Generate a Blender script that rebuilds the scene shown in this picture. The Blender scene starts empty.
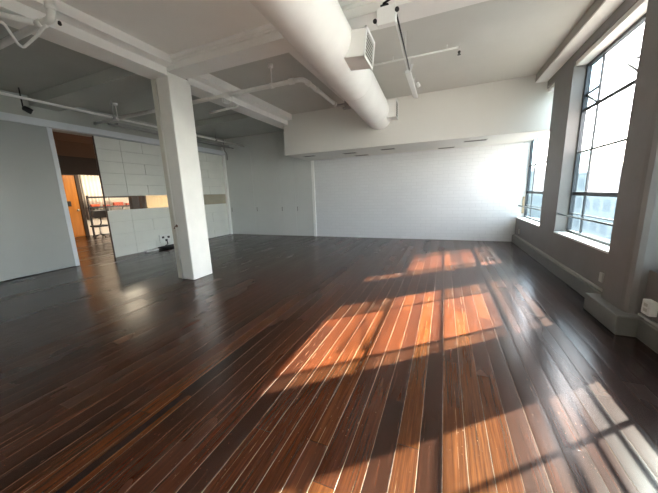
import bpy, bmesh, math, random
from mathutils import Vector, Matrix
random.seed(7)
C = bpy.context.scene.collection
SC = bpy.context.scene

# ------------------------------------------------------------------ materials
def new_mat(name):
    m = bpy.data.materials.new(name); m.use_nodes = True
    nt = m.node_tree; nt.nodes.clear()
    out = nt.nodes.new('ShaderNodeOutputMaterial')
    return m, nt, out

class NT:
    def __init__(s, nt): s.nt = nt
    def n(s, kind, **kw):
        nd = s.nt.nodes.new(kind)
        for k, v in kw.items(): setattr(nd, k, v)
        return nd
    def link(s, a, b): s.nt.links.new(a, b)
    def put(s, sock, v):
        if isinstance(v, (int, float)): sock.default_value = v
        elif isinstance(v, (tuple, list)): sock.default_value = v
        else: s.link(v, sock)
    def math(s, op, a, b=0.0, c=0.0, clamp=False):
        nd = s.n('ShaderNodeMath', operation=op); nd.use_clamp = clamp
        s.put(nd.inputs[0], a); s.put(nd.inputs[1], b); s.put(nd.inputs[2], c)
        return nd.outputs[0]
    def mix(s, f, a, b):
        nd = s.n('ShaderNodeMix', data_type='RGBA')
        s.put(nd.inputs[0], f); s.put(nd.inputs[6], a); s.put(nd.inputs[7], b)
        return nd.outputs[2]
    def noise(s, vec, scale, detail=3.0, rough=.5):
        nd = s.n('ShaderNodeTexNoise'); s.put(nd.inputs['Vector'], vec)
        nd.inputs['Scale'].default_value = scale; nd.inputs['Detail'].default_value = detail
        nd.inputs['Roughness'].default_value = rough
        return nd.outputs[0]
    def ramp(s, f, stops):
        nd = s.n('ShaderNodeValToRGB'); s.put(nd.inputs[0], f)
        el = nd.color_ramp.elements
        while len(el) > 1: el.remove(el[-1])
        el[0].position, el[0].color = stops[0]
        for p, c in stops[1:]:
            e = el.new(p); e.color = c
        return nd.outputs[0]
    def comb(s, x, y, z):
        nd = s.n('ShaderNodeCombineXYZ')
        for i, v in enumerate((x, y, z)): s.put(nd.inputs[i], v)
        return nd.outputs[0]
    def sep(s, v):
        nd = s.n('ShaderNodeSeparateXYZ'); s.link(v, nd.inputs[0]); return nd.outputs
    def pos(s):
        return s.n('ShaderNodeNewGeometry').outputs['Position']
    def step(s, v, lo, hi):
        nd = s.n('ShaderNodeMapRange'); nd.interpolation_type = 'SMOOTHSTEP'
        s.put(nd.inputs[0], v); nd.inputs[1].default_value = lo; nd.inputs[2].default_value = hi
        return nd.outputs[0]

def c4(c): return (c[0], c[1], c[2], 1.0)

def paint(name, col, rough=.55, var=.05, scale=3.0, bump=.0, metal=0.0, spec=.5):
    """plain painted surface with a little mottling"""
    m, nt, out = new_mat(name); k = NT(nt)
    b = k.n('ShaderNodeBsdfPrincipled')
    p = k.pos()
    f = k.noise(p, scale, 4.0, .6)
    lo = c4([max(0, x*(1-var*1.6)) for x in col]); hi = c4([min(1, x*(1+var*.8)) for x in col])
    k.link(k.ramp(f, [(.3, lo), (.7, hi)]), b.inputs['Base Color'])
    b.inputs['Roughness'].default_value = rough
    b.inputs['Metallic'].default_value = metal
    b.inputs['Specular IOR Level'].default_value = spec
    if bump:
        bp = k.n('ShaderNodeBump'); bp.inputs['Strength'].default_value = bump; bp.inputs['Distance'].default_value = .01
        k.link(k.noise(p, scale*14, 3), bp.inputs['Height']); k.link(bp.outputs[0], b.inputs['Normal'])
    k.link(b.outputs[0], out.inputs[0])
    return m

def glass(name, tint, gloss=.06, rough=.0, haze=0.0, haze_col=(.8,.85,.9)):
    """thin window glass: lets light straight through, tints it and reflects a little"""
    m, nt, out = new_mat(name); k = NT(nt)
    tr = k.n('ShaderNodeBsdfTransparent'); tr.inputs[0].default_value = c4(tint)
    gl = k.n('ShaderNodeBsdfGlossy'); gl.inputs['Roughness'].default_value = max(rough, .02)
    lw = k.n('ShaderNodeLayerWeight'); lw.inputs[0].default_value = .25
    f = k.math('MULTIPLY_ADD', lw.outputs[0], .35, gloss)
    mx = k.n('ShaderNodeMixShader'); k.link(f, mx.inputs[0]); k.link(tr.outputs[0], mx.inputs[1]); k.link(gl.outputs[0], mx.inputs[2])
    last = mx.outputs[0]
    if haze:
        df = k.n('ShaderNodeBsdfTranslucent'); df.inputs[0].default_value = c4(haze_col)
        m2 = k.n('ShaderNodeMixShader')
        g = k.noise(k.pos(), 2.2, 4)
        k.link(k.math('MULTIPLY', g, haze*2), m2.inputs[0])
        k.link(last, m2.inputs[1]); k.link(df.outputs[0], m2.inputs[2]); last = m2.outputs[0]
    k.link(last, out.inputs[0])
    return m

def floor_mat():
    m, nt, out = new_mat('varnished_boards'); k = NT(nt)
    b = k.n('ShaderNodeBsdfPrincipled')
    P = k.pos(); x, y, z = k.sep(P)
    W = .128
    # boards wander a little in x along their length
    u = k.math('DIVIDE', k.math('ADD', x, 30.03), W)
    i = k.math('FLOOR', u); f = k.math('FRACT', u)
    def white(a, bb):
        nd = k.n('ShaderNodeTexWhiteNoise', noise_dimensions='2D'); k.link(k.comb(a, bb, 0.0), nd.inputs['Vector']); return nd.outputs['Value']
    ri = white(i, 3.7)
    v = k.math('ADD', k.math('DIVIDE', y, 2.6), k.math('MULTIPLY', ri, 7.0))
    j = k.math('FLOOR', v); fv = k.math('FRACT', v)
    r = white(i, j)
    r2 = white(i, k.math('ADD', j, 31.3))
    # grain
    gv = k.comb(k.math('MULTIPLY', x, 70.0), k.math('MULTIPLY_ADD', y, 2.2, k.math('MULTIPLY', r, 50.0)), k.math('MULTIPLY', r, 9.0))
    grain = k.noise(gv, 1.0, 5.0, .6)
    base = k.ramp(r, [(0.0, (.019,.0062,.0032,1)), (.25, (.033,.0098,.0041,1)), (.5, (.044,.0128,.0047,1)), (.72, (.068,.0215,.0064,1)), (.85, (.041,.0114,.0045,1)), (1.0, (.025,.0076,.0035,1))])
    gcol = k.ramp(grain, [(.28, (.35,.33,.33,1)), (.52, (1,1,1,1)), (.72, (1.8,1.75,1.7,1))])
    mm = k.n('ShaderNodeMix', data_type='RGBA', blend_type='MULTIPLY'); mm.inputs[0].default_value = .85
    k.link(base, mm.inputs[6]); k.link(gcol, mm.inputs[7]); col = mm.outputs[2]
    # wear patches: varnish thinner, lighter
    wear = k.noise(k.comb(k.math('MULTIPLY', x, 1.6), k.math('MULTIPLY', y, .5), 0.0), 1.0, 3.0, .55)
    wmask = k.step(wear, .42, .80)
    col = k.mix(k.math('MULTIPLY', wmask, .30), col, (.085,.026,.012,1))
    # shade at the left and the back of the room, put into the board colour
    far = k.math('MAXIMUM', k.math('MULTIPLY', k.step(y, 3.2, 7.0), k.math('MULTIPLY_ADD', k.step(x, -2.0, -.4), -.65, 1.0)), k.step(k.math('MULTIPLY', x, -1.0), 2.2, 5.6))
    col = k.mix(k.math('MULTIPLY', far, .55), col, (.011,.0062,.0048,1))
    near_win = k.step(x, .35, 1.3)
    col = k.mix(k.math('MULTIPLY', near_win, .70), col, (.020,.013,.014,1))  # colour darkened by the windows to hold down the sunlit glare
    # seams
    edge = k.math('MULTIPLY', k.math('MINIMUM', f, k.math('SUBTRACT', 1.0, f)), W)
    wob = k.noise(k.comb(k.math('MULTIPLY', i, 3.1), k.math('MULTIPLY', y, 3.0), 0.0), 1.0, 4.0, .7)
    lw = k.math('MULTIPLY_ADD', wob, .0042, -.0009)
    line = k.math('SUBTRACT', 1.0, k.step(k.math('SUBTRACT', edge, lw), -.0006, .0016))
    gap = k.math('SUBTRACT', 1.0, k.step(k.math('MULTIPLY_ADD', k.step(x, -.3, .9), -.0016, edge), .0006, .0024))
    tan_on = k.step(k.math('ADD', k.math('MULTIPLY', ri, .35), k.math('MULTIPLY', wob, .9)), .42, .56)
    butt = k.math('SUBTRACT', 1.0, k.step(k.math('MULTIPLY', k.math('MINIMUM', fv, k.math('SUBTRACT', 1.0, fv)), 2.6), .001, .004))
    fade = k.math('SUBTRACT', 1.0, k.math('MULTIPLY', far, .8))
    tanm = k.math('MULTIPLY', k.math('MULTIPLY', line, tan_on), k.math('MULTIPLY', fade, k.math('MULTIPLY_ADD', k.step(x, -.3, .9), -.6, .85)))
    col = k.mix(k.math('MULTIPLY', gap, .9), col, (.006,.003,.003,1))
    col = k.mix(k.math('MULTIPLY', butt, .6), col, (.008,.004,.003,1))
    col = k.mix(tanm, col, (.25,.16,.105,1))
    # fine pale streaks where the varnish has rubbed off along the grain
    stv = k.comb(k.math('MULTIPLY', x, 95.0), k.math('MULTIPLY_ADD', y, .42, k.math('MULTIPLY', i, 5.3)), 4.0)
    streak = k.step(k.noise(stv, 1.0, 2.0, .5), .655, .70)
    brk = k.step(k.noise(k.comb(k.math('MULTIPLY', x, 20.0), k.math('MULTIPLY', y, 7.0), 2.0), 1.0, 3.0, .6), .42, .62)
    streak = k.math('MULTIPLY', k.math('MULTIPLY', streak, brk), k.math('MULTIPLY', fade, .7))
    col = k.mix(streak, col, (.20,.12,.075,1))
    # scuffs and flakes
    sv = k.comb(k.math('MULTIPLY', x, 75.0), k.math('MULTIPLY', y, 32.0), 0.0)
    sc = k.noise(sv, 1.0, 2.0, .5)
    big = k.noise(P, 1.7, 2.0)
    flk = k.math('MULTIPLY', k.step(sc, .735, .785), k.step(big, .35, .6))
    sv2 = k.n('ShaderNodeMapping'); sv2.inputs['Rotation'].default_value = (0, 0, .7); sv2.inputs['Scale'].default_value = (120, 22, 1); k.link(P, sv2.inputs[0])
    flk = k.math('MAXIMUM', flk, k.math('MULTIPLY', k.step(k.noise(sv2.outputs[0], 1.0, 2.0), .70, .74), k.step(big, .46, .6)))
    flk = k.math('MULTIPLY', flk, k.math('SUBTRACT', 1.0, far))
    col = k.mix(k.math('MULTIPLY', flk, .5), col, (.34,.22,.15,1))
    # filler strip left of the middle
    fs = k.math('SUBTRACT', 1.0, k.step(k.math('ABSOLUTE', k.math('ADD', x, 1.815)), .022, .034))
    fs = k.math('MULTIPLY', fs, k.math('SUBTRACT', 1.0, k.step(y, 1.6, 2.6)))
    col = k.mix(k.math('MULTIPLY', fs, k.math('MULTIPLY_ADD', wob, .5, .6, clamp=True)), col, (.006,.005,.006,1))
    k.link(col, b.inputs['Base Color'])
    rough = k.math('MULTIPLY_ADD', wear, .14, .14)
    rough = k.math('MULTIPLY_ADD', r2, .07, rough)
    k.link(rough, b.inputs['Roughness'])
    b.inputs['Specular IOR Level'].default_value = .46
    # cupped boards, grooves, ripples
    cup = k.math('POWER', k.math('ABSOLUTE', k.math('MULTIPLY_ADD', f, 2.0, -1.0)), 3.0)
    h = k.math('MULTIPLY', cup, -.0009)
    h = k.math('MULTIPLY_ADD', gap, -.003, h)
    h = k.math('MULTIPLY_ADD', grain, .0005, h)
    h = k.math('MULTIPLY_ADD', k.noise(k.comb(k.math('MULTIPLY', x, 6.0), k.math('MULTIPLY', y, 1.3), r), 1.0, 2.0), .0030, h)
    bp = k.n('ShaderNodeBump'); bp.inputs['Strength'].default_value = .65; bp.inputs['Distance'].default_value = 1.0
    k.link(h, bp.inputs['Height']); k.link(bp.outputs[0], b.inputs['Normal'])
    k.link(b.outputs[0], out.inputs[0])
    return m

def brick_mat():
    m, nt, out = new_mat('white_glazed_brick'); k = NT(nt)
    b = k.n('ShaderNodeBsdfPrincipled')
    x, y, z = k.sep(k.pos())
    v = k.comb(k.math('ADD', x, 20.0), z, 0.0)
    bt = k.n('ShaderNodeTexBrick'); k.link(v, bt.inputs['Vector'])
    bt.inputs['Scale'].default_value = 1.0; bt.inputs['Brick Width'].default_value = .30; bt.inputs['Row Height'].default_value = .098
    bt.inputs['Mortar Size'].default_value = .005; bt.inputs['Mortar Smooth'].default_value = .3
    bt.inputs['Color1'].default_value = (.74,.75,.76,1); bt.inputs['Color2'].default_value = (.76,.77,.78,1); bt.inputs['Mortar'].default_value = (.66,.67,.68,1)
    k.link(bt.outputs['Color'], b.inputs['Base Color'])
    b.inputs['Roughness'].default_value = .13
    # each brick sits at its own slight tilt
    row = k.math('FLOOR', k.math('DIVIDE', z, .098))
    xo = k.math('ADD', k.math('ADD', x, 20.0), k.math('MULTIPLY', k.math('MODULO', row, 2.0), .15))
    colm = k.math('FLOOR', k.math('DIVIDE', xo, .30))
    wn = k.n('ShaderNodeTexWhiteNoise', noise_dimensions='2D'); k.link(k.comb(colm, row, 0.0), wn.inputs['Vector'])
    t = k.math('MULTIPLY', k.math('SUBTRACT', wn.outputs['Value'], .5), k.math('FRACT', k.math('DIVIDE', xo, .30)))
    wn2 = k.n('ShaderNodeTexWhiteNoise', noise_dimensions='2D'); k.link(k.comb(row, colm, 0.0), wn2.inputs['Vector'])
    t2 = k.math('MULTIPLY', k.math('SUBTRACT', wn2.outputs['Value'], .5), k.math('FRACT', k.math('DIVIDE', z, .098)))
    h0 = k.math('MULTIPLY', bt.outputs['Fac'], -.003)
    h1 = k.math('MULTIPLY_ADD', t, .007, h0); h1 = k.math('MULTIPLY_ADD', k.noise(k.pos(), 9.0, 3), .003, h1)
    bp = k.n('ShaderNodeBump'); bp.inputs['Strength'].default_value = .7; bp.inputs['Distance'].default_value = 1.0
    k.link(h1, bp.inputs['Height']); k.link(bp.outputs[0], b.inputs['Normal'])
    h2 = k.math('MULTIPLY_ADD', t, .05, h0); h2 = k.math('MULTIPLY_ADD', t2, .012, h2); h2 = k.math('MULTIPLY_ADD', k.noise(k.pos(), 7.0, 2), .004, h2)
    bc = k.n('ShaderNodeBump'); bc.inputs['Strength'].default_value = .8; bc.inputs['Distance'].default_value = 1.0
    k.link(h2, bc.inputs['Height']); k.link(bc.outputs[0], b.inputs['Coat Normal'])
    b.inputs['Roughness'].default_value = .5
    b.inputs['Specular IOR Level'].default_value = .15
    b.inputs['Coat Weight'].default_value = .09; b.inputs['Coat Roughness'].default_value = .03; b.inputs['Coat IOR'].default_value = 1.5
    k.link(b.outputs[0], out.inputs[0])
    return m

def wood_mat(name, dark, light, rough=.4):
    m, nt, out = new_mat(name); k = NT(nt)
    b = k.n('ShaderNodeBsdfPrincipled')
    x, y, z = k.sep(k.pos())
    g = k.noise(k.comb(k.math('MULTIPLY', x, 12.0), k.math('MULTIPLY', y, 12.0), k.math('MULTIPLY', z, .9)), 1.0, 5.0, .6)
    k.link(k.ramp(g, [(.3, c4(dark)), (.7, c4(light))]), b.inputs['Base Color'])
    b.inputs['Roughness'].default_value = rough
    k.link(b.outputs[0], out.inputs[0]); return m

def emit_mat(name, col, strength):
    m, nt, out = new_mat(name); k = NT(nt)
    e = k.n('ShaderNodeEmission'); e.inputs[1].default_value = strength
    f = k.noise(k.pos(), 3.0, 2)
    k.link(k.ramp(f, [(.2, c4([c*.85 for c in col])), (.8, c4(col))]), e.inputs[0])
    k.link(e.outputs[0], out.inputs[0]); return m

def facade_mat(name, wall, glassc, bw, bh):
    m, nt, out = new_mat(name); k = NT(nt)
    b = k.n('ShaderNodeBsdfPrincipled')
    x, y, z = k.sep(k.pos())
    h = k.math('ADD', x, y)
    fx = k.math('FRACT', k.math('DIVIDE', h, bw)); fz = k.math('FRACT', k.math('DIVIDE', z, bh))
    ok = k.math('MULTIPLY', k.step(k.math('ABSOLUTE', k.math('SUBTRACT', fx, .5)), .36, .33), k.step(k.math('ABSOLUTE', k.math('SUBTRACT', fz, .5)), .30, .27))
    inv = k.math('MULTIPLY', k.math('LESS_THAN', k.math('ABSOLUTE', k.math('SUBTRACT', fx, .5)), .34), k.math('LESS_THAN', k.math('ABSOLUTE', k.math('SUBTRACT', fz, .5)), .28))
    k.link(k.mix(inv, c4(wall), c4(glassc)), b.inputs['Base Color'])
    b.inputs['Roughness'].default_value = .6
    k.link(b.outputs[0], out.inputs[0]); return m

M = {}
M['floor'] = floor_mat()
M['brick'] = brick_mat()
M['ceiling'] = paint('ceiling_paint', (.60,.585,.545), .6, .03, 1.2, .05)
M['ceiling_dark'] = paint('shaded_bay_paint', (.46,.47,.44), .65, .04, 1.2, .05)  # colour carries the shade of the left bay
M['ceiling_front'] = paint('bounce_lit_ceiling_paint', (.86,.85,.82), .6, .02, 1.2, .04)  # sunlight bounced onto the front bay, put into a brighter colour
M['beam'] = paint('beam_paint', (.84,.82,.79), .5, .03, 2.0, .06)
M['wall'] = paint('white_wall_paint', (.70,.70,.675), .5, .025, 1.5, .03)
M['soffit'] = paint('soffit_paint', (.74,.72,.68), .55, .015, .8, .02)
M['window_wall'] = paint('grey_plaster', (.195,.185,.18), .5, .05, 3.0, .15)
M['lintel_face'] = paint('shaded_beam_face', (.36,.335,.31), .55, .05, 3.0, .1)  # backlit shade on the lintel beam put into its colour
M['spandrel'] = paint('spandrel_paint', (.42,.40,.375), .5, .04, 3.0, .1)
M['sill'] = paint('sill_paint', (.80,.80,.78), .4, .04, 4.0, .1)
M['trim_white'] = paint('bright_trim', (.93,.93,.91), .4, .01, 3.0)
M['base'] = paint('baseboard_paint', (.17,.165,.15), .38, .06, 5.0, .1)
M['column'] = paint('column_paint', (.80,.79,.745), .45, .03, 3.0, .08)
M['column_side'] = paint('column_chase_paint', (.72,.70,.62), .45, .05, 3.0, .08)
M['panel'] = paint('white_plank_panel', (.74,.745,.69), .4, .03, 2.0)
M['groove'] = paint('panel_groove', (.50,.50,.46), .6, .05, 3.0)
M['sliding'] = paint('grey_sliding_panel', (.37,.385,.375), .45, .02, .8)
M['edge'] = paint('pale_edge_trim', (.66,.69,.72), .35, .03, 3.0)
M['cupboard'] = paint('cupboard_white', (.68,.69,.67), .42, .02, 1.0)
M['handle'] = paint('brushed_handle', (.30,.29,.27), .35, .05, 8.0, 0, .8)
M['duct'] = paint('duct_paint', (.85,.84,.81), .42, .03, 2.5, .03)
M['duct_seam'] = paint('duct_seam_paint', (.72,.69,.65), .45, .03, 2.5)
M['pipe'] = paint('pipe_paint', (.82,.81,.78), .4, .05, 4.0, .05)
M['pipe_dark'] = paint('grey_pipe_paint', (.36,.36,.35), .5, .08, 4.0, .05)
M['black'] = paint('black_plastic', (.015,.015,.016), .45, .1, 6.0)
M['frame'] = paint('steel_frame_paint', (.045,.052,.060), .45, .1, 8.0)
M['white'] = paint('white_plastic', (.80,.80,.78), .4, .02, 4.0)
M['slot'] = paint('dark_recess', (.04,.036,.032), .5, .1, 6.0)
M['slot_rim'] = paint('recess_rim', (.55,.53,.49), .5, .04, 6.0)
M['brown'] = paint('brown_hall_wall', (.17,.085,.045), .7, .08, 2.0)
M['brown_dark'] = paint('dark_brown_bulkhead', (.055,.036,.024), .7, .1, 2.0)
M['orange_wood'] = wood_mat('orange_wood_door', (.46,.16,.014), (.60,.23,.025), .35)
M['cream'] = paint('cream_hall_wall', (.80,.73,.62), .6, .03, 1.0)
M['curtain'] = paint('pale_curtain', (.86,.80,.70), .8, .08, 5.0)
M['red'] = paint('orange_red_box', (.75,.10,.025), .45, .1, 8.0)
M['gold'] = paint('gold_backdrop', (.34,.25,.11), .6, .12, 4.0)
M['dark_wood'] = wood_mat('dark_post_wood', (.11,.085,.065), (.16,.12,.095), .5)
M['silver'] = paint('satin_metal', (.60,.58,.55), .3, .03, 6.0, 0, .9)
M['brass'] = paint('aged_knob', (.13,.075,.05), .4, .1, 6.0, 0, .4)
M['tan'] = paint('tan_wood_strip', (.40,.30,.20), .5, .1, 6.0)
M['clear'] = glass('clear_glass', (.975,.98,.985), .02)
M['tinted'] = glass('blue_tinted_glass', (.62,.70,.74), .03)
M['strip_glass'] = glass('strip_glass', (.92,.92,.90), .05)
M['strip_frost'] = paint('frosted_strip_pane', (.42,.38,.29), .22, .06, 3.0)
M['bld1'] = facade_mat('pale_office_facade', (.29,.305,.31), (.19,.21,.225), 3.2, 3.4)
M['bld2'] = facade_mat('blue_office_facade', (.31,.335,.335), (.22,.25,.26), 2.2, 3.1)
M['bld3'] = facade_mat('grey_block_facade', (.31,.325,.33), (.21,.235,.245), 4.2, 3.6)
M['ground'] = paint('street_paving', (.20,.20,.195), .8, .1, .4)

# ------------------------------------------------------------------ geometry helpers
class MB:
    """collects shapes (in room coordinates) for ONE mesh object"""
    def __init__(s): s.bm = bmesh.new(); s.smooth = set()
    def box(s, x0, x1, y0, y1, z0, z1, bev=0.0, seg=2, mi=0):
        r = bmesh.ops.create_cube(s.bm, size=1.0)
        vs = r['verts']
        for v in vs:
            v.co = Vector(((x0+x1)/2 + v.co.x*(x1-x0), (y0+y1)/2 + v.co.y*(y1-y0), (z0+z1)/2 + v.co.z*(z1-z0)))
        fs = set(f for v in vs for f in v.link_faces)
        for f in fs: f.material_index = mi
        if bev:
            es = list(set(e for v in vs for e in v.link_edges))
            bmesh.ops.bevel(s.bm, geom=es, offset=bev, segments=seg, affect='EDGES', profile=.5)
        return s
    def obox(s, c, size, rot, bev=0.0):
        r = bmesh.ops.create_cube(s.bm, size=1.0); vs = r['verts']
        for v in vs:
            v.co = rot @ Vector((v.co.x*size[0], v.co.y*size[1], v.co.z*size[2])) + Vector(c)
        if bev:
            bmesh.ops.bevel(s.bm, geom=list(set(e for v in vs for e in v.link_edges)), offset=bev, segments=2, affect='EDGES', profile=.5)
        return s
    def prism(s, pts, z0, z1, axis='z'):
        """extrude polygon pts along an axis"""
        def mk(p, t):
            return {'z': (p[0], p[1], t), 'y': (p[0], t, p[1]), 'x': (t, p[0], p[1])}[axis]
        a = [s.bm.verts.new(mk(p, z0)) for p in pts]; b = [s.bm.verts.new(mk(p, z1)) for p in pts]
        n = len(pts)
        s.bm.faces.new(a); s.bm.faces.new(b[::-1])
        for i in range(n): s.bm.faces.new((a[i], b[i], b[(i+1) % n], a[(i+1) % n]))
        return s
    def tube(s, pts, r, n=12, r2=None, bend=0.0, cap=True):
        pts = [Vector(p) for p in pts]
        if bend:                                   # round the corners
            q = [pts[0]]
            for i in range(1, len(pts)-1):
                a = (pts[i-1]-pts[i]).normalized(); b = (pts[i+1]-pts[i]).normalized()
                d = min(bend, (pts[i-1]-pts[i]).length*.49, (pts[i+1]-pts[i]).length*.49)
                p0, p1 = pts[i]+a*d, pts[i]+b*d
                for t in range(6):
                    t /= 5.0; q.append(p0.lerp(pts[i], t).lerp(pts[i].lerp(p1, t), t))
            q.append(pts[-1]); pts = q
        rings = []
        prev = None
        for i, p in enumerate(pts):
            if i == 0: t = pts[1]-p
            elif i == len(pts)-1: t = p-pts[-2]
            else: t = (pts[i+1]-p).normalized() + (p-pts[i-1]).normalized()
            t.normalize()
            if prev is None:
                up = Vector((0,0,1)) if abs(t.z) < .9 else Vector((0,1,0))
                u = t.cross(up).normalized()
            else:
                u = (prev - t*prev.dot(t)).normalized()
            prev = u; w = t.cross(u)
            rr = r if r2 is None else r + (r2-r)*i/(len(pts)-1)
            rings.append([s.bm.verts.new(p + (u*math.cos(2*math.pi*j/n) + w*math.sin(2*math.pi*j/n))*rr) for j in range(n)])
        for a, b in zip(rings, rings[1:]):
            for j in range(n):
                f = s.bm.faces.new((a[j], a[(j+1) % n], b[(j+1) % n], b[j])); f.smooth = True
        if cap:
            s.bm.faces.new(rings[0][::-1]); s.bm.faces.new(rings[-1])
        return s
    def sweep(s, rings, cap=True, smooth=True):
        """rings: lists of points with equal counts"""
        R = [[s.bm.verts.new(p) for p in ring] for ring in rings]; n = len(R[0])
        for a, b in zip(R, R[1:]):
            for j in range(n):
                f = s.bm.faces.new((a[j], a[(j+1) % n], b[(j+1) % n], b[j])); f.smooth = smooth
        if cap: s.bm.faces.new(R[0][::-1]); s.bm.faces.new(R[-1])
        return s
    def lathe(s, prof, c, axis=(0,0,1), n=20):
        ax = Vector(axis).normalized(); u = ax.orthogonal().normalized(); w = ax.cross(u); c = Vector(c)
        return s.sweep([[c + ax*h + (u*math.cos(2*math.pi*j/n)+w*math.sin(2*math.pi*j/n))*max(r, .0005) for j in range(n)] for r, h in prof])

def obj(name, mb, mat, parent=None):
    bmesh.ops.recalc_face_normals(mb.bm, faces=mb.bm.faces[:])
    off = Vector((0,0,0)); q = parent
    while q is not None: off += q.location; q = q.parent
    xs = [v.co.copy() for v in mb.bm.verts]
    if parent is None:                               # own origin at base centre
        loc = Vector(((min(v.x for v in xs)+max(v.x for v in xs))/2, (min(v.y for v in xs)+max(v.y for v in xs))/2, min(v.z for v in xs)))
    else: loc = Vector((0,0,0))
    bmesh.ops.translate(mb.bm, verts=mb.bm.verts[:], vec=-(off+loc))
    me = bpy.data.meshes.new(name); mb.bm.to_mesh(me); mb.bm.free()
    for mt in (mat if isinstance(mat, (list, tuple)) else [mat]): me.materials.append(mt)
    o = bpy.data.objects.new(name, me); C.objects.link(o); o.location = loc
    if parent is not None: o.parent = parent
    return o

def tag(o, label, cat, group=None):
    o['label'] = label; o['category'] = cat
    if group: o['group'] = group
    return o
def thing(name, label, cat, loc, group=None):
    o = bpy.data.objects.new(name, None); C.objects.link(o); o.location = loc; o.empty_display_size = .1
    return tag(o, label, cat, group)
def struct(name, mb, mat, parent=None, label=None, cat=None):
    o = obj(name, mb, mat, parent); o['kind'] = 'structure'
    if label: o['label'] = label; o['category'] = cat
    return o
def struct_empty(name, loc, label=None, cat=None):
    o = bpy.data.objects.new(name, None); C.objects.link(o); o.location = loc; o['kind'] = 'structure'
    if label: o['label'] = label; o['category'] = cat
    return o

XW, XF = 1.87, 2.07            # inner face of the window wall, plane of the steel frames
YB, XL = 9.05, -8.20           # back wall, left wall
ZC = 3.77                      # ceiling
YR = -3.0                      # wall behind the viewer

# ------------------------------------------------------------------ the room shell
struct('floor', MB().box(-16.2, XW+.35, YR-.2, 13.2, -.12, 0), M['floor'])
struct('ceiling', MB().box(XL-.3, XW+.4, YR-.2, YB+.3, ZC, ZC+.25), M['ceiling'])

# back wall: glazed brick on the right, plaster behind the cupboards
struct('wall_back', MB().box(-4.25, XF+.02, YB, YB+.22, 0, 2.75), M['brick'])
struct('wall_back_upper', MB().box(XL-.3, XF+.1, YB+.02, YB+.24, 2.75, ZC), M['wall'])
struct('wall_back_left', MB().box(XL-.3, -4.25, YB+.06, YB+.24, 0, 2.75), M['wall'])
struct('trim_1', MB().box(-4.335, -4.235, YB-.035, YB+.06, 0, 2.66, .006), M['trim_white'])            # bright jamb beside the brick
struct('trim_2', MB().box(XL+.0, XL+.10, YB-.09, YB+.02, 0, 3.60, .008), M['trim_white'])              # corner post
struct('wall_front', MB().box(XL-.3, XW+.4, YR-.2, YR, 0, ZC), M['wall'])

# dropped soffit above the brick
struct('soffit', MB().box(-4.42, XF-.03, 7.45, YB, 2.665, ZC, .008), M['soffit'])

# left wall
wl = MB()
wl.box(XL-.22, XL, YR, 3.64, 0, ZC)
wl.box(XL-.22, XL, 3.64, YB+.1, 3.14, ZC)
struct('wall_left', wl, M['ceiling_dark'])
struct('trim_3', MB().box(XL-.06, XL+.13, -1.0, YB-.02, 3.15, 3.30, .006), M['edge'])   # hanging rail / header
struct('trim_4', MB().box(XL-.10, XL+.05, 3.64, 3.73, 0, 3.15, .006), M['edge'])        # jamb of the opening

# plank panelling between opening and corner, with a glazed band
pw = struct_empty('wall_left_panelling', (XL, 6.8, 0))
Y0, Y1 = 4.56, YB-.09
rows = [(0.0,.27),(.27,.61),(.61,.95),(.95,1.27),(1.64,1.94),(1.94,2.24),(2.24,2.54),(2.54,2.84),(2.84,3.14)]
cols = [Y0, 5.16, 5.76, 6.96, 7.56, 8.16, Y1]
mb = MB()
for ri, (a, b) in enumerate(rows):
    ys = [Y0, 5.16, 6.36, 7.56, Y1] if ri % 2 else [Y0, 5.16, 5.76, 6.96, 8.16, Y1]
    for c, d in zip(ys, ys[1:]):
        mb.box(XL-.035, XL, c+.003, d-.003, a+.003, b-.003, .003, 1)
obj('plank_panel', mb, M['panel'], pw)
mb = MB(); mb.box(XL-.075, XL-.03, Y0, Y1, 0, 1.262); mb.box(XL-.075, XL-.03, Y0, Y1, 1.648, 3.14)
obj('panel_backing', mb, M['groove'], pw)
obj('glass_strip', MB().box(XL-.05, XL-.038, Y0, 6.55, 1.262, 1.648), M['strip_glass'], pw)
obj('frosted_strip', MB().box(XL-.05, XL-.030, 6.55, Y1, 1.262, 1.648), M['strip_frost'], pw)
for a in (Y0, 5.30, 6.55): pass
obj('end_trim', MB().box(XL-.05, XL+.002, Y0-.012, Y0, 0, 3.14, .002), M['dark_wood'], pw)

# hall behind the left wall
struct('wall_hall', MB().box(-15.25, -15.05, 2.4, 12.6, 0, 3.7), M['cream'])
struct('wall_hall_near', MB().box(-15.1, XL-.22, 2.4, 2.6, 0, 3.7), M['brown'])
struct('wall_hall_far', MB().box(-15.1, XL-.22, 12.4, 12.6, 0, 3.7), M['cream'])
struct('ceiling_hall', MB().box(-15.3, XL-.22, 2.3, 12.7, 3.3, 3.5), M['brown'])
mb = MB(); mb.box(-10.5, -10.35, 2.6, 12.4, 2.36, 3.3)
struct('bulkhead', mb, M['brown'])
mb = MB(); mb.box(-10.62, -10.5, 2.6, 12.4, 2.30, 2.85)
struct('bulkhead_shadow', MB().box(-10.36, -10.30, 2.6, 12.4, 2.34, 2.86), M['brown_dark']); mb.bm.free()  # darker strip paints the shadow on the lower bulkhead

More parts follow.
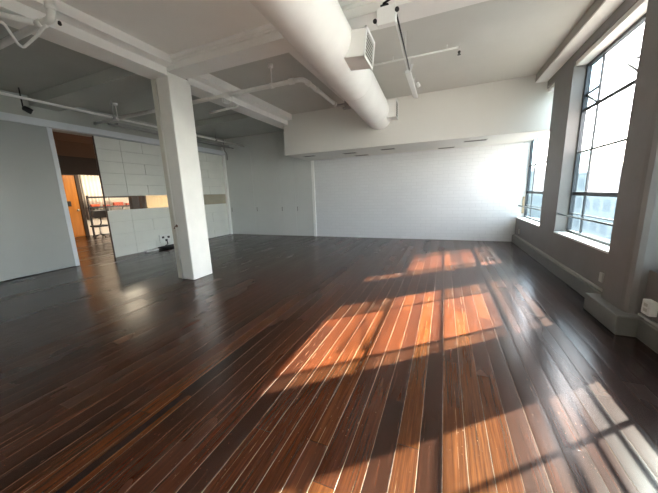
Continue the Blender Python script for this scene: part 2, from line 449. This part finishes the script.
# window wall: parapet, lintel, piers
WINS = [('window_1', 7.00, 9.05), ('window_2', 4.04, 6.13), ('window_3', 1.25, 3.36), ('window_4', -1.60, .50)]
ZS, ZH = .70, 3.40
rw = MB()
rw.box(XW, XF+.03, YR, YB, 0, ZS-.03)
rw.box(XW, XF+.03, YR, YB, 3.47, ZC)
rw.box(XW, XF+.03, 6.13, 7.00, ZS-.03, 3.47)
rw.box(XW, XF+.03, .50, 1.25, ZS-.03, 3.47)
rw.box(XW, XF+.03, YR, -1.60, ZS-.03, 3.47)
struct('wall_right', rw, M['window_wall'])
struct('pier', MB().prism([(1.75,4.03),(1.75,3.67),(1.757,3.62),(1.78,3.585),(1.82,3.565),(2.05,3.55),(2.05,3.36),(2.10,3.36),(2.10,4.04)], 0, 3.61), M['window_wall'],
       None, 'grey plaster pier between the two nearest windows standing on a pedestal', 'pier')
struct('pedestal', MB().box(1.65, 1.90, 3.46, 4.17, 0, .205, .012), M['base'])
struct('lintel_beam', MB().box(1.66, XW, YR, 7.45, 3.61, 3.635, .002), M['beam'])
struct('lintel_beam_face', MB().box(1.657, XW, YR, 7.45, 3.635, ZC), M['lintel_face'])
mb = MB()
for n, a, b in WINS: mb.box(XW+.02, XF+.028, a, b, ZH, 3.469)
struct('trim_5', mb, M['beam'])
mb = MB().box(1.81, XW, YR, YB, 0, .195, .008)
struct('baseboard_right', mb, M['base'])
mb = MB().box(1.845, XW, YR, YB, .195, .225, .006)
struct('baseboard_right_cap', mb, M['spandrel'])

# ------------------------------------------------------------------ steel windows
def make_window(name, a, b, open_sash=()):
    w = struct_empty(name, (XF, (a+b)/2, ZS))
    fr = MB(); t = .035
    fr.box(XF-.03, XF+.03, a, a+t, ZS, ZH); fr.box(XF-.03, XF+.03, b-t, b, ZS, ZH)
    fr.box(XF-.03, XF+.03, a, b, ZS, ZS+t); fr.box(XF-.03, XF+.03, a, b, ZH-t-.01, ZH)
    obj('window_frame', fr, M['frame'], w)
    m1, m2 = a+.47, b-.47
    zr = [ZS, 1.362, 2.04, 2.70, ZH]
    for y in (m1, m2):
        obj('mullion', MB().box(XF-.010, XF+.012, y-.016, y+.016, ZS+.03, ZH-.03), M['frame'], w)
    for z, h in ((1.362, .030), (2.04, .013), (2.70, .022)):
        obj('transom', MB().box(XF-.012, XF+.012, a+.03, b-.03, z-h, z+h), M['frame'], w)
    obj('glazing_bar', MB().box(XF-.012, XF+.012, a+.03, b-.03, 1.02, 1.035), M['frame'], w)
    clear, tint = MB(), MB()
    ys = [a+.03, m1, m2, b-.03]
    for ci in range(3):
        for r in range(4):
            if name == 'window_1': isclear = (r == 0 and ci == 0) or (ci == 1 and r in (1, 2))
            elif name == 'window_2': isclear = (ci == 1 and r > 0) or (ci == 2 and r == 2)
            else: isclear = (ci == 1 and r > 1)
            (clear if isclear else tint).box(XF-.003, XF+.003, ys[ci], ys[ci+1], zr[r], zr[r+1])
    obj('glass_pane', clear, M['clear'], w); obj('tinted_pane', tint, M['tinted'], w)
    obj('window_sill', MB().box(XW-.012, XF-.03, a-.0, b+.0, ZS-.03, ZS, .005), M['sill'], w)
    if open_sash:                                # tilted vents in the top row, held by thin stays
        obj('vent_rail', MB().box(XF-.012, XF+.012, m2, b-.03, 2.925, 2.95), M['frame'], w)
        obj('stay_arm', MB().tube([(XF+.005, b-.03, 2.93), (XF+.02, m2+.02, 2.70)], .015, 8), M['frame'], w)
        obj('stay_arm', MB().tube([(XF+.01, 4.74, 2.97), (2.36, 5.72, 3.20), (XF+.01, 4.69, 2.76)], .017, 8), M['frame'], w)
    return w
for n, a, b in WINS:
    w = make_window(n, a, b, [(b-.42, b-.08), (a+.62, a+.95)] if n == 'window_2' else ())
    if n in ('window_2', 'window_1', 'window_3'):
        obj('safety_rail', MB().tube([(XW+.03, a, 1.01), (XW+.03, b, 1.01)], .013, 10), M['frame'], w)
struct('trim_6', MB().box(XF-.09, XF-.04, YB-.03, YB, .80, 1.25, .004), M['tan'])

# ------------------------------------------------------------------ column and beams
col = struct_empty('column', (-4.5, 3.85, 0), 'square white painted column standing free on the dark floor boards', 'column')
obj('shaft', MB().box(-4.56, -4.27, 3.62, 4.08, 0, 3.56, .02, 3), M['column'], col)
obj('side_chase', MB().prism([(-4.75,3.72),(-4.72,3.655),(-4.60,3.655),(-4.56,3.635),(-4.56,4.06),(-4.75,4.06)], 0, 3.52), M['column_side'], col)
obj('chase_bead', MB().tube([(-4.585,3.64,0.0),(-4.585,3.64,3.45)], .016, 8), M['column'], col)
def beam(name, mb, mat='beam'): return struct(name, mb, M[mat])
def stepped_beam(y0, y1):
    m_ = MB().prism([(-4.65,3.5),(-4.27,3.5),(-4.27,3.62),(-4.12,3.635),(-4.12,ZC),(-4.80,ZC),(-4.80,3.635),(-4.65,3.62)], y0, y1, 'y'); return m_
beam('ceiling_beam', stepped_beam(YR, 3.62))
beam('ceiling_beam', stepped_beam(4.02, YB))
# cross beam with a stepped front
mb = MB().prism([(3.62,3.56),(3.98,3.56),(3.98,ZC),(3.585,ZC),(3.585,3.70),(3.60,3.695),(3.60,3.665),(3.62,3.66)], -4.30, 1.66, 'x')
beam('cross_beam', mb)
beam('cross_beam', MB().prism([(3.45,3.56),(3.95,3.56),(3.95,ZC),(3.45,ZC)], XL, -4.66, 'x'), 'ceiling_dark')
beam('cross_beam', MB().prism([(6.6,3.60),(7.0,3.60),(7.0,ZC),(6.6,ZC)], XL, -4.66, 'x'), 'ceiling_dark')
beam('cross_beam', MB().prism([(.2,3.56),(.6,3.56),(.6,ZC),(.2,ZC)], XL, 1.66, 'x'))
beam('secondary_beam', MB().box(-2.22, -1.86, 3.98, 7.45, 3.57, ZC, .02, 3))
struct('ceiling_front', MB().box(-4.80, 1.66, YR, 3.62, ZC-.012, ZC), M['ceiling_front'])  # added slab in the bounce-lit colour
# shade of the left bay put into a darker ceiling colour
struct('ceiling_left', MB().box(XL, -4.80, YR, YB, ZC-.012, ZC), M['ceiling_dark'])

# ------------------------------------------------------------------ air duct
d = thing('air_duct', 'fat round white air duct running under the ceiling into the white soffit', 'air duct', (-1.4, 4.2, 2.78))
def dc(y):
    t = (y-1.76)/5.64
    return Vector((-1.207-.378*t, y, 3.153+.207*t)), .284+.039*max(t, 0)
def dring(y, grow=0.0, n=48):
    c, r = dc(y); r += grow
    return [c + Vector((math.cos(2*math.pi*j/n)*r, 0, math.sin(2*math.pi*j/n)*r)) for j in range(n)]
mb = MB(); mb.sweep([dring(y) for y in [-2.9, -1, 0, 1, 1.76, 2, 3, 4, 5, 6, 6.7, 7.0]], cap=False)
mb.sweep([dring(7.0), dring(7.2, -.004), dring(7.36, -.014), dring(7.449, -.03)], cap=False)
obj('duct_body', mb, M['duct'], d)
for y in (.4, 1.62, 1.72, 4.6, 6.5):
    obj('seam_band', MB().sweep([dring(y-.016, .0005), dring(y-.008, .005), dring(y+.008, .005), dring(y+.016, .0005)], cap=False), M['duct'], d)
# side diffusers
def diffuser(yc, xc, zc, w, h, tilt, dep):
    R = Matrix.Rotation(tilt, 3, 'Y')
    g = obj('diffuser_box', MB().obox((xc-dep/2, yc, zc), (dep, w, h), R, .004), M['duct'], d)
    fr = MB(); t = .028
    n_ = R @ Vector((1,0,0)); up = R @ Vector((0,0,1)); c0 = Vector((xc-dep/2, yc, zc)) + n_*(dep/2)
    for sy, sz, a, b in ((0, 1, w+.03, t), (0, -1, w+.03, t), (1, 0, t, h+.03), (-1, 0, t, h+.03)):
        fr.obox(c0 + Vector((0, sy*(w/2-t/2+.015), 0)) + up*(sz*(h/2-t/2+.015)) + n_*.008, (.022, a, b), R, .003)
    obj('grille_frame', fr, M['white'], g)
    lv = MB()
    for i in range(7):
        lv.obox(c0 + up*((i-3)*h/8) + n_*.004, (.014, w-.04, .008), R @ Matrix.Rotation(.6, 3, 'Y'))
    obj('louvre', lv, M['slot_rim'], g)
    bk = MB().obox(c0 + n_*.0015, (.004, w-.03, h-.03), R); obj('grille_back', bk, M['slot'], g)
diffuser(3.45, -.865, 3.12, .36, .27, .10, .26)
diffuser(6.85, -1.08, 3.33, .30, .36, .0, .26)
for y in (1.2, 5.6):
    c, r = dc(y)
    h = MB().tube([(c.x-r-.005, y, c.z), (c.x-r-.005, y, ZC)], .008, 8)
    obj('hanger_rod', h, M['pipe'], d)


# ------------------------------------------------------------------ pipes
def fitting(mb, p, r, axis):
    a = Vector(axis)*r*1.3; mb.tube([Vector(p)-a, Vector(p)+a], r*1.28, 12)
p = thing('sprinkler_main', 'thick white pipe crossing below the ceiling from column to duct and turning toward the soffit', 'pipe', (-5, 4.58, 3.4))
obj('pipe_run', MB().tube([(XL+.14, 4.58, 3.42), (-2.28, 4.58, 3.42), (-2.28, 6.1, 3.42)], .038, 14, bend=.10), M['pipe'], p)
for q, ax in (((-2.28, 4.78, 3.42), (0,1,0)), ((-2.28, 5.1, 3.42), (0,1,0)), ((-2.28, 6.05, 3.42), (0,1,0)), ((-3.9, 4.58, 3.42), (1,0,0)), ((-2.5, 4.58, 3.42), (1,0,0))):
    mb = MB(); fitting(mb, q, .038, ax); obj('coupling', mb, M['pipe'], p)
obj('branch_tube', MB().tube([(-2.28, 6.1, 3.42), (-2.28, 6.22, 3.42), (-2.28, 6.22, 3.44), (-1.95, 6.22, 3.44)], .014, 10, bend=.03), M['pipe_dark'], p)
obj('clamp', MB().box(-2.10, -2.02, 6.19, 6.25, 3.33, ZC, .004).box(-2.14, -1.98, 6.17, 6.27, 3.33, 3.36, .004), M['pipe_dark'], p)
for x in (-2.9, -5.6, -7.2):
    mb = MB().tube([(x, 4.58, 3.46), (x, 4.58, ZC)], .012, 8); mb.tube([(x, 4.58, 3.71), (x, 4.58, ZC)], .045, 12); mb.tube([(x-.03, 4.58, 3.42), (x+.03, 4.58, 3.42)], .046, 12)
    obj('hanger', mb, M['pipe'], p)
obj('branch_tube', MB().tube([(-4.75, 4.95, 3.30), (-3.98, 4.95, 3.32), (-3.98, 4.95, 3.37), (-3.98, 4.62, 3.40)], .022, 10, bend=.05), M['pipe'], p)
mb = MB().tube([(-4.02, 4.58, 3.50), (-4.02, 4.58, 3.30), (-3.90, 4.58, 3.26), (-3.80, 4.58, 3.30), (-3.80, 4.58, 3.5)], .010, 8, bend=.03)
obj('saddle_strap', mb, M['pipe'], p)

p = thing('long_wall_pipe', 'long pale pipe running level above the sliding panel under the dark left ceiling', 'pipe', (-7.13, 4, 3.4))
obj('pipe_run', MB().tube([(-7.13, -1.5, 3.40), (-7.13, YB-.02, 3.40)], .024, 12), M['pipe'], p)
for y in (.5, 4.45, 7.6):
    mb = MB().tube([(-7.13, y, 3.42), (-7.13, y, ZC)], .010, 8).tube([(-7.13, y-.03, 3.40), (-7.13, y+.03, 3.40)], .036, 12)
    obj('hanger', mb, M['pipe_dark'], p)
tag(obj('cable_tray', MB().box(-7.92, -7.72, 4.9, 8.9, 3.40, 3.46, .008), M['pipe_dark']), 'grey boxed cable tray above the plank panelling beside the conduit', 'cable tray')
tag(obj('conduit', MB().tube([(-7.62, 4.6, 3.36), (-7.62, YB-.06, 3.36)], .022, 10), M['pipe_dark']), 'grey conduit running level just above the plank panelling header', 'conduit')
tag(obj('vertical_conduit', MB().tube([(-7.95, 8.85, 3.7), (-7.95, 8.85, 3.30), (-7.95, 8.98, 3.2), (-7.95, 8.98, 2.95)], .022, 10, bend=.05), M['pipe_dark']), 'short grey conduit dropping down in the far left corner', 'conduit')
# ceiling spotlight of the left bay
s = thing('ceiling_spotlight', 'small dark spotlight with a bright lens above the grey sliding panel', 'spotlight', (-7.8, 3.25, 3.33))
obj('lamp_body', MB().lathe([(.02,0),(.05,.02),(.055,.12),(.05,.15)], (-7.80, 3.17, 3.40), (.25,.55,-.35)), M['black'], s)
obj('lens', MB().lathe([(.047,.150),(.040,.160),(.001,.164)], (-7.80, 3.17, 3.40), (.25,.55,-.35)), M['silver'], s)
obj('mount_stem', MB().tube([(-7.80, 3.18, 3.41), (-7.80, 3.18, ZC)], .012, 8), M['black'], s)

# pipe knot at the upper left, around the main beam
p = thing('beam_pipe_cluster', 'cluster of white pipes and elbows wrapped around the main beam at upper left', 'pipes', (-4.3, 2, 3.35))
obj('pipe_run', MB().tube([(-5.6, 1.97, 3.40), (-3.81, 1.94, 3.38), (-3.81, 1.94, 3.62), (-2.6, 1.94, 3.66), (-1.66, 1.94, 3.68)], .036, 12, bend=.07), M['pipe'], p)
obj('pipe_run', MB().tube([(-4.40, -.6, 3.455), (-4.40, 1.70, 3.455), (-4.10, 1.92, 3.40)], .030, 12, bend=.12), M['pipe'], p)
for q, ax in (((-4.04, 1.944, 3.384), (1,0,0)), ((-3.81, 1.94, 3.50), (0,0,1)), ((-3.58, 1.94, 3.625), (1,0,0))):
    mb = MB(); fitting(mb, q, .036, ax); obj('coupling', mb, M['pipe'], p)
obj('drop_loop', MB().tube([(-4.30, .9, 3.36), (-4.25, 1.68, 3.34), (-4.22, 1.72, 3.32), (-4.42, 1.88, 3.24), (-4.44, 1.93, 3.235), (-4.15, 1.945, 3.30), (-3.93, 1.94, 3.36)], .014, 10, bend=.03), M['pipe'], p)
obj('valve_tip', MB().lathe([(.010,0),(.018,.01),(.014,.035),(.003,.045)], (-3.80, 1.99, 3.335), (0,0,1), 12), M['black'], p)

# thin pipe with sprinkler head right of the duct
p = thing('sprinkler_branch', 'thin white ceiling pipe right of the duct ending in a dark sprinkler head', 'pipe', (-.6, 5.3, 3.6))
obj('pipe_run', MB().tube([(-2.0, 5.30, 3.70), (.14, 5.30, 3.70)], .014, 10), M['pipe'], p)
obj('stub', MB().tube([(.13, 5.30, 3.72), (.13, 5.30, 3.64)], .016, 10), M['pipe'], p)
obj('sprinkler_head', MB().lathe([(.014,0),(.022,-.015),(.018,-.035),(.006,-.05),(.026,-.055),(.026,-.060)], (.13, 5.30, 3.65), (0,0,1), 14), M['black'], p)
for x in (-.9, -.05): obj('hanger', MB().tube([(x, 5.30, 3.70), (x, 5.30, ZC)], .008, 8), M['pipe'], p)

# emergency light and track with tube light
e = thing('emergency_light', 'white box fitting with two dark lamps hung under the cross beam', 'emergency light', (-.68, 3.57, 3.35))
obj('housing', MB().box(-.79, -.575, 3.52, 3.615, 3.36, 3.54, .012), M['white'], e)
obj('mount_clamp', MB().box(-.75, -.66, 3.54, 3.615, 3.545, 3.57, .003).tube([(-.72, 3.56, 3.53), (-.72, 3.56, 3.57)], .02, 10).tube([(-.72, 3.54, 3.57), (-.60, 3.52, 3.60)], .012, 8), M['black'], e)
for x, z in ((-.805, 3.42), (-.56, 3.48)):
    obj('lamp_head', MB().lathe([(.010,0),(.022,.010),(.024,.04),(.018,.045)], (x, 3.55, z), (0,-1,-.35), 14), M['black'], e)
k_ = thing('track_light', 'long ceiling rail with a black cable and a white tube light at its far end', 'track light', (-.63, 5.3, 3.45))
obj('rail', MB().tube([(-.585, 3.66, 3.49), (-.62, 5.35, 3.49)], .010, 8), M['black'], k_)
obj('conduit_arm', MB().tube([(-.62, 3.66, 3.50), (-.655, 5.35, 3.50)], .010, 8), M['white'], k_)
obj('tube_body', MB().box(-.69, -.60, 5.25, 6.65, 3.445, 3.50, .012), M['white'], k_)
mb = MB().tube([(-.60, 5.22, 3.47), (-.57, 5.22, 3.56)], .018, 10); obj('end_bracket', mb, M['white'], k_)
for x, y in ((-.645, 5.5), (-.645, 6.4), (-.60, 4.6)): obj('suspension_wire', MB().tube([(x, y, 3.49), (x, y, ZC)], .006, 8), M['pipe'], k_)
obj('side_lamp', MB().lathe([(.01,0),(.03,.01),(.032,.09),(.028,.095)], (-.56, 5.95, 3.52), (.5,.3,-1), 14), M['white'], k_)

# recessed slots in the soffit underside
for i, (x, y, w_) in enumerate([(-3.87, 7.97, .34), (-2.62, 8.12, .36), (-2.45, 8.80, .40), (-1.49, 8.03, .36), (.0, 8.80, .40), (.65, 7.97, .48)]):
    lab = ['recessed slot light leftmost under the soffit near its end', 'front slot light above the left part of the brick wall, second from the left end',
           'rear slot light close to the brick wall left of centre', 'slot light under the soffit just below the end of the round duct',
           'rear slot light close to the brick wall right of centre', 'dark slot light rightmost under the soffit toward the windows'][i]
    t = thing('recessed_light', lab, 'recessed light', (x, y, 2.64), 'slot lights in the soffit')
    rim = MB()
    rim.box(x-w_/2-.02, x+w_/2+.02, y-.105, y-.08, 2.655, 2.669); rim.box(x-w_/2-.02, x+w_/2+.02, y+.08, y+.105, 2.655, 2.669)
    rim.box(x-w_/2-.02, x-w_/2, y-.08, y+.08, 2.655, 2.669); rim.box(x+w_/2, x+w_/2+.02, y-.08, y+.08, 2.655, 2.669)
    obj('rim', rim, M['slot_rim'], t)
    obj('recess', MB().box(x-w_/2, x+w_/2, y-.08, y+.08, 2.659, 2.668), M['slot'], t)

# ------------------------------------------------------------------ cupboards left of the brick
cup = [(-8.08, -6.86, -7.98), (-6.86, -5.68, -6.74), (-5.68, -5.03, -5.60), (-5.03, -4.34, -4.95)]
labs = ['tall white cupboard in the far left corner, door flush with the wall', 'tall white cupboard second from the left corner along the back wall',
        'tall white cupboard third from the left corner along the back wall', 'tall white cupboard beside the bright jamb of the brick wall']
for (a, b, h), lab in zip(cup, labs):
    t = thing('tall_cupboard', lab, 'cupboard', ((a+b)/2, YB, 0), 'flush cupboards on the back wall')
    obj('carcass', MB().box(a, b, YB-.012, YB+.004, 0, 3.70), M['groove'], t)
    dd = obj('door', MB().box(a+.003, b-.003, YB-.032, YB-.012, .012, 3.698, .002, 1), M['cupboard'], t)
    hb = MB().box(h-.011, h+.011, YB-.062, YB-.048, .93, 1.09, .004); hb.box(h-.008, h+.008, YB-.05, YB-.031, .95, .965); hb.box(h-.008, h+.008, YB-.05, YB-.031, 1.055, 1.07)
    obj('handle', hb, M['handle'], dd)

# ------------------------------------------------------------------ sliding panel, hall door and what shows through the opening
s = thing('sliding_door', 'large flat grey sliding panel hung on the left wall beside the opening', 'sliding door', (XL+.05, 2.0, 0))
obj('panel', MB().box(XL+.04, XL+.09, .35, 3.62, .012, 3.16, .003), M['sliding'], s)
obj('edge_strip', MB().box(XL+.035, XL+.097, 3.62, 3.665, .012, 3.16, .003), M['edge'], s)

dr = thing('hall_door', 'orange varnished wooden door seen through the opening at the far left', 'door', (-15.0, 6.7, 0))
obj('door_leaf', MB().box(-15.03, -14.98, 6.20, 7.28, .01, 2.68, .004), M['orange_wood'], dr)
fr = MB().box(-15.06, -14.94, 7.28, 7.42, 0, 2.76, .006); fr.box(-15.06, -14.94, 6.05, 6.20, 0, 2.76, .006); fr.box(-15.06, -14.94, 6.20, 7.28, 2.68, 2.76, .006)
obj('door_frame', fr, M['brown_dark'], dr)
obj('knob', MB().lathe([(.012,0),(.02,.03),(.05,.05),(.055,.08),(.03,.11),(.002,.115)], (-14.98, 7.16, 1.18), (1,0,0), 16), M['silver'], dr)
obj('push_plate', MB().box(-14.98, -14.965, 6.80, 6.98, 1.36, 1.58, .004), M['black'], dr)

tag(obj('pale_curtain', MB().sweep([[Vector((-15.03 + .04*math.sin(j*1.1) + (.05 if j < 45 else 0), 7.5 + j*.025, z)) for j in range(45)] + [Vector((-15.048, 7.5 + j*.025, z)) for j in range(44, -1, -1)] for z in (.72, 2.72)]), M['curtain']),
    'bright pale curtain on the far hall wall right of the orange door', 'curtain')
rk = thing('display_rail', 'dark two-bar rail with shelf along the hall wall behind the glass strip', 'rail', (-14.7, 8.5, 0))
for z in (1.72, 1.27): obj('bar', MB().box(-14.74, -14.68, 7.45, 10.6, z-.04, z+.04, .004), M['black'], rk)
for y in (7.48, 9.75, 10.55): obj('post', MB().box(-14.75, -14.69, y-.03, y+.03, 0, 1.80, .004), M['black'], rk)
sh = thing('hall_shelf', 'narrow black shelf along the hall wall behind the dark rail', 'shelf', (-14.85, 9.0, 1.2))
obj('board', MB().box(-14.93, -14.77, 7.45, 10.6, 1.24, 1.262, .004), M['black'], sh)
for y in (7.6, 9.0, 10.4): obj('bracket', MB().prism([(-14.93, 1.24), (-14.79, 1.24), (-14.93, 1.10)], y-.015, y+.015, 'y'), M['black'], sh)
for i, (y, w_, h) in enumerate([(7.80, .34, .15), (8.28, .26, .10), (8.80, .42, .20), (9.30, .26, .13)]):
    lab = ['orange red box on the dark rail seen through the open doorway', 'low orange red box by the right edge of the open doorway',
           'orange red box seen through the left end of the glass strip', 'small orange red box seen through the glass strip beside the dark post'][i]
    bb = MB().box(-14.92, -14.79, y-w_/2, y+w_/2, 1.262, 1.262+h, .02, 3); 
    tag(obj('orange_box', bb, M['red']), lab, 'box', 'orange boxes on the hall rail')
ch = thing('desk_chair', 'black padded chair in the hall seen through the opening', 'chair', (-13.6, 7.3, 0))
cx, cy = -13.6, 7.28
obj('backrest', MB().sweep([[Vector((cx + dx, cy + math.sin(t)*.30*(1-.18*abs(z)), .98+z*.20)) if False else Vector((cx + dx*.5 - .07*math.cos(t*1.0)*1.0, cy + .36*math.sin(t)*math.sqrt(max(.05, 1-.62*z*z*(1 if z < 0 else .5))), 1.0+z*.17)) for (dx, t) in ([(.0, -1.57+i*.314) for i in range(11)] + [(.12, 1.57-i*.314) for i in range(11)])] for z in (-1, -.8, -.4, 0, .5, 1)]), M['black'], ch)
obj('seat', MB().box(cx-.45, cx-.02, cy-.25, cy+.25, .44, .52, .03, 3), M['black'], ch)
obj('seat_post', MB().tube([(cx-.22, cy, .10), (cx-.22, cy, .46)], .03, 12), M['silver'], ch)
for i in range(5):
    a = i*2*math.pi/5
    obj('leg', MB().tube([(cx-.22, cy, .12), (cx-.22+.30*math.cos(a), cy+.30*math.sin(a), .035)], .02, 8, .016).lathe([(.001,-.03),(.026,-.02),(.026,.02),(.001,.03)], (cx-.22+.30*math.cos(a), cy+.30*math.sin(a), .032), (math.sin(a), -math.cos(a), 0), 12), M['black'], ch)
obj('arm_bracket', MB().tube([(cx-.05, cy, .88), (cx-.05, cy, .60), (cx-.2, cy, .50)], .022, 8, bend=.08), M['black'], ch)
tag(obj('dark_post', MB().box(-12.3, -12.1, 7.72, 8.02, 0, 3.3, .01).box(-12.3, -12.1, 8.14, 8.36, 0, 3.3, .01), M['dark_wood']), 'dark brown double post in the hall behind the glass strip', 'post')
g = thing('gold_screen', 'pale gold standing screen in the hall behind the glass strip', 'screen', (-11.0, 8.5, 0))
obj('screen_panel', MB().box(-11.55, -11.5, 7.92, 9.6, .1, 2.1, .006), M['gold'], g)
for y in (8.05, 9.45): obj('foot', MB().box(-11.75, -11.3, y-.04, y+.04, 0, .11, .006), M['dark_wood'], g)

# ------------------------------------------------------------------ outlets and small things
def outlet(x, y, z, w_, h, lab, cat='outlet'):
    t = thing('wall_outlet', lab, cat, (x, y, z-h/2), 'outlets on the window wall')
    obj('cover_plate', MB().box(x-.022, x, y-w_/2, y+w_/2, z-h/2, z+h/2, .005), M['slot_rim'], t)
    for dz in (-.22, .22): obj('socket', MB().box(x-.0235, x-.021, y-w_*.2, y+w_*.2, z+dz*h-h*.1, z+dz*h+h*.1), M['slot_rim'], t)
outlet(XW, 4.35, .36, .075, .12, 'small white outlet low on the wall left of the pedestal under the window')
outlet(XW, 8.55, .36, .075, .12, 'small white outlet low on the wall under the farthest window')
t = thing('outlet_box', 'square white surface outlet box beside the pier pedestal at right edge', 'outlet', (XW, 3.33, .28))
obj('cover_plate', MB().box(XW-.06, XW, 3.35, 3.47, .27, .41, .008), M['white'], t)
for z in (.30, .35): obj('socket', MB().box(XW-.062, XW-.058, 3.385, 3.435, z, z+.03), M['slot_rim'], t)
h = thing('column_hook', 'small dark brown hook screwed to the shaded face of the column', 'hook', (-4.53, 3.62, 1.0))
obj('hook_plate', MB().lathe([(.026,0),(.026,.010),(.018,.014)], (-4.53, 3.622, 1.02), (0,-1,0), 14), M['brass'], h)
obj('hook_tongue', MB().tube([(-4.53, 3.61, 1.02), (-4.53, 3.575, 1.01), (-4.53, 3.565, .97), (-4.53, 3.555, .985)], .009, 8, bend=.015), M['brass'], h)
# clutter at the foot of the panelling
pb = thing('power_strip', 'flat white power strip lying on the floor at the foot of the plank panelling', 'power strip', (-8.02, 5.45, 0))
obj('strip_body', MB().box(-8.10, -7.98, 5.28, 5.66, 0, .05, .012), M['white'], pb)
for i in range(4): obj('socket', MB().lathe([(.022,0),(.022,.003),(.001,.003)], (-8.04, 5.34+i*.085, .0495), (0,0,1), 12), M['slot_rim'], pb)
wb = thing('wall_socket_box', 'small white socket box with plugs low on the panelling left of the column', 'socket box', (XL, 6.05, .12))
obj('box_body', MB().box(XL, XL+.06, 5.86, 6.22, .16, .42, .008), M['white'], wb)
for y, z in ((5.95, .34), (6.05, .24), (6.14, .33)): obj('plug', MB().box(XL+.058, XL+.10, y-.028, y+.028, z-.03, z+.03, .008), M['black'], wb)
mb = MB()
pts = []
for i in range(40):
    a = i*.62; r = .16 + .05*math.sin(i*1.7)
    pts.append((-7.98 + .10*math.cos(a)*r/.16, 5.98 + .26*math.sin(a)*r/.16*1.0, .014 + .002*i*.8))
pts += [(XL+.12, 6.05, .12), (XL+.10, 6.05, .22)]
mb.tube(pts, .014, 8)
tag(obj('cable_coil', mb, M['black']), 'tangle of black cable on the floor beside the white power strip', 'cable')

# ------------------------------------------------------------------ outside
struct('street_ground', MB().box(2.6, 160, -60, 160, -14.2, -14), M['ground'])
def building(name, lab, x, y, w_, dp, top, mat, roof):
    t = thing(name, lab, 'building', (x, y, -14))
    obj('wall', MB().box(x-w_/2, x+w_/2, y-dp/2, y+dp/2, -14, top), mat, t)
    obj('parapet', MB().box(x-w_/2-.3, x+w_/2+.3, y-dp/2-.3, y+dp/2+.3, top, top+.6), M['sill'], t)
    obj('roof_unit', MB().box(x-w_*.15, x+w_*.2, y-dp*.2, y+dp*.1, top+.6, top+.6+roof, .1), M['pipe_dark'], t)
building('office_building', 'pale hazy office block seen low through the second window', 34, 62, 22, 30, 3.6, M['bld1'], 1.6)
building('office_building', 'bluish office block seen low through the farthest window', 14, 88, 16, 20, 5.0, M['bld2'], 1.5)
building('office_building', 'grey hazy block standing behind the others outside', 62, 70, 24, 40, 5.4, M['bld3'], 2.4)
building('office_building', 'low grey building nearest outside the windows', 40, 20, 22, 34, 1.2, M['bld3'], 1.2)

# ------------------------------------------------------------------ light
w = bpy.data.worlds.new('sky'); SC.world = w; w.use_nodes = True
nt = w.node_tree; nt.nodes.clear(); k = NT(nt)
sky = k.n('ShaderNodeTexSky', sky_type='NISHITA'); sky.sun_disc = False
EL, AZ = math.radians(37.5), math.radians(40.0)
sky.sun_elevation = EL; sky.sun_rotation = math.pi/2 - AZ; sky.air_density = 1.0; sky.dust_density = 3.0; sky.ozone_density = 1.0
bg = k.n('ShaderNodeBackground'); bg.inputs[1].default_value = 1.5
hz = k.mix(.6, sky.outputs[0], (5.6, 5.35, 5.0, 1))
k.link(hz, bg.inputs[0])
wo = k.n('ShaderNodeOutputWorld'); k.link(bg.outputs[0], wo.inputs[0])

sun = bpy.data.lights.new('sun', 'SUN'); sun.energy = 78.0; sun.angle = math.radians(.7); sun.color = (1.0, .88, .70)
so = bpy.data.objects.new('sun', sun); C.objects.link(so)
dv = Vector((math.cos(EL)*math.cos(AZ), math.cos(EL)*math.sin(AZ), math.sin(EL)))
so.rotation_euler = dv.to_track_quat('Z', 'Y').to_euler(); so.location = dv*30
for i, (x, y, z, p_, sx, col_) in enumerate([(-13.2, 8.0, 3.25, 75, 1.2, (1,.84,.64)), (-9.6, 9.5, 3.2, 30, .8, (1,.86,.66))]):
    l = bpy.data.lights.new('hall_lamp', 'AREA'); l.energy = p_; l.size = sx; l.color = col_
    o = bpy.data.objects.new('hall_lamp', l); C.objects.link(o); o.location = (x, y, z)

# ------------------------------------------------------------------ camera
yaw, pitch, roll, fpx = -.39536, -.187754, -.035009, 276.119
f = Vector((math.sin(yaw)*math.cos(pitch), math.cos(yaw)*math.cos(pitch), math.sin(pitch)))
r = Vector((math.cos(yaw), -math.sin(yaw), 0)); u = r.cross(f)
c_, s_ = math.cos(roll), math.sin(roll)
R_, U_ = c_*r + s_*u, c_*u - s_*r
cam = bpy.data.cameras.new('camera'); cam.sensor_fit = 'HORIZONTAL'; cam.sensor_width = 36.0; cam.lens = fpx/658*36.0
cam.clip_start = .05; cam.clip_end = 500
co = bpy.data.objects.new('camera', cam); C.objects.link(co)
m4 = Matrix((( R_.x, U_.x, -f.x, 0), (R_.y, U_.y, -f.y, 0), (R_.z, U_.z, -f.z, 1.5), (0,0,0,1)))
co.matrix_world = m4
SC.camera = co
SC.view_settings.view_transform = 'Standard'
SC.view_settings.look = 'None'
SC.view_settings.exposure = 1.08
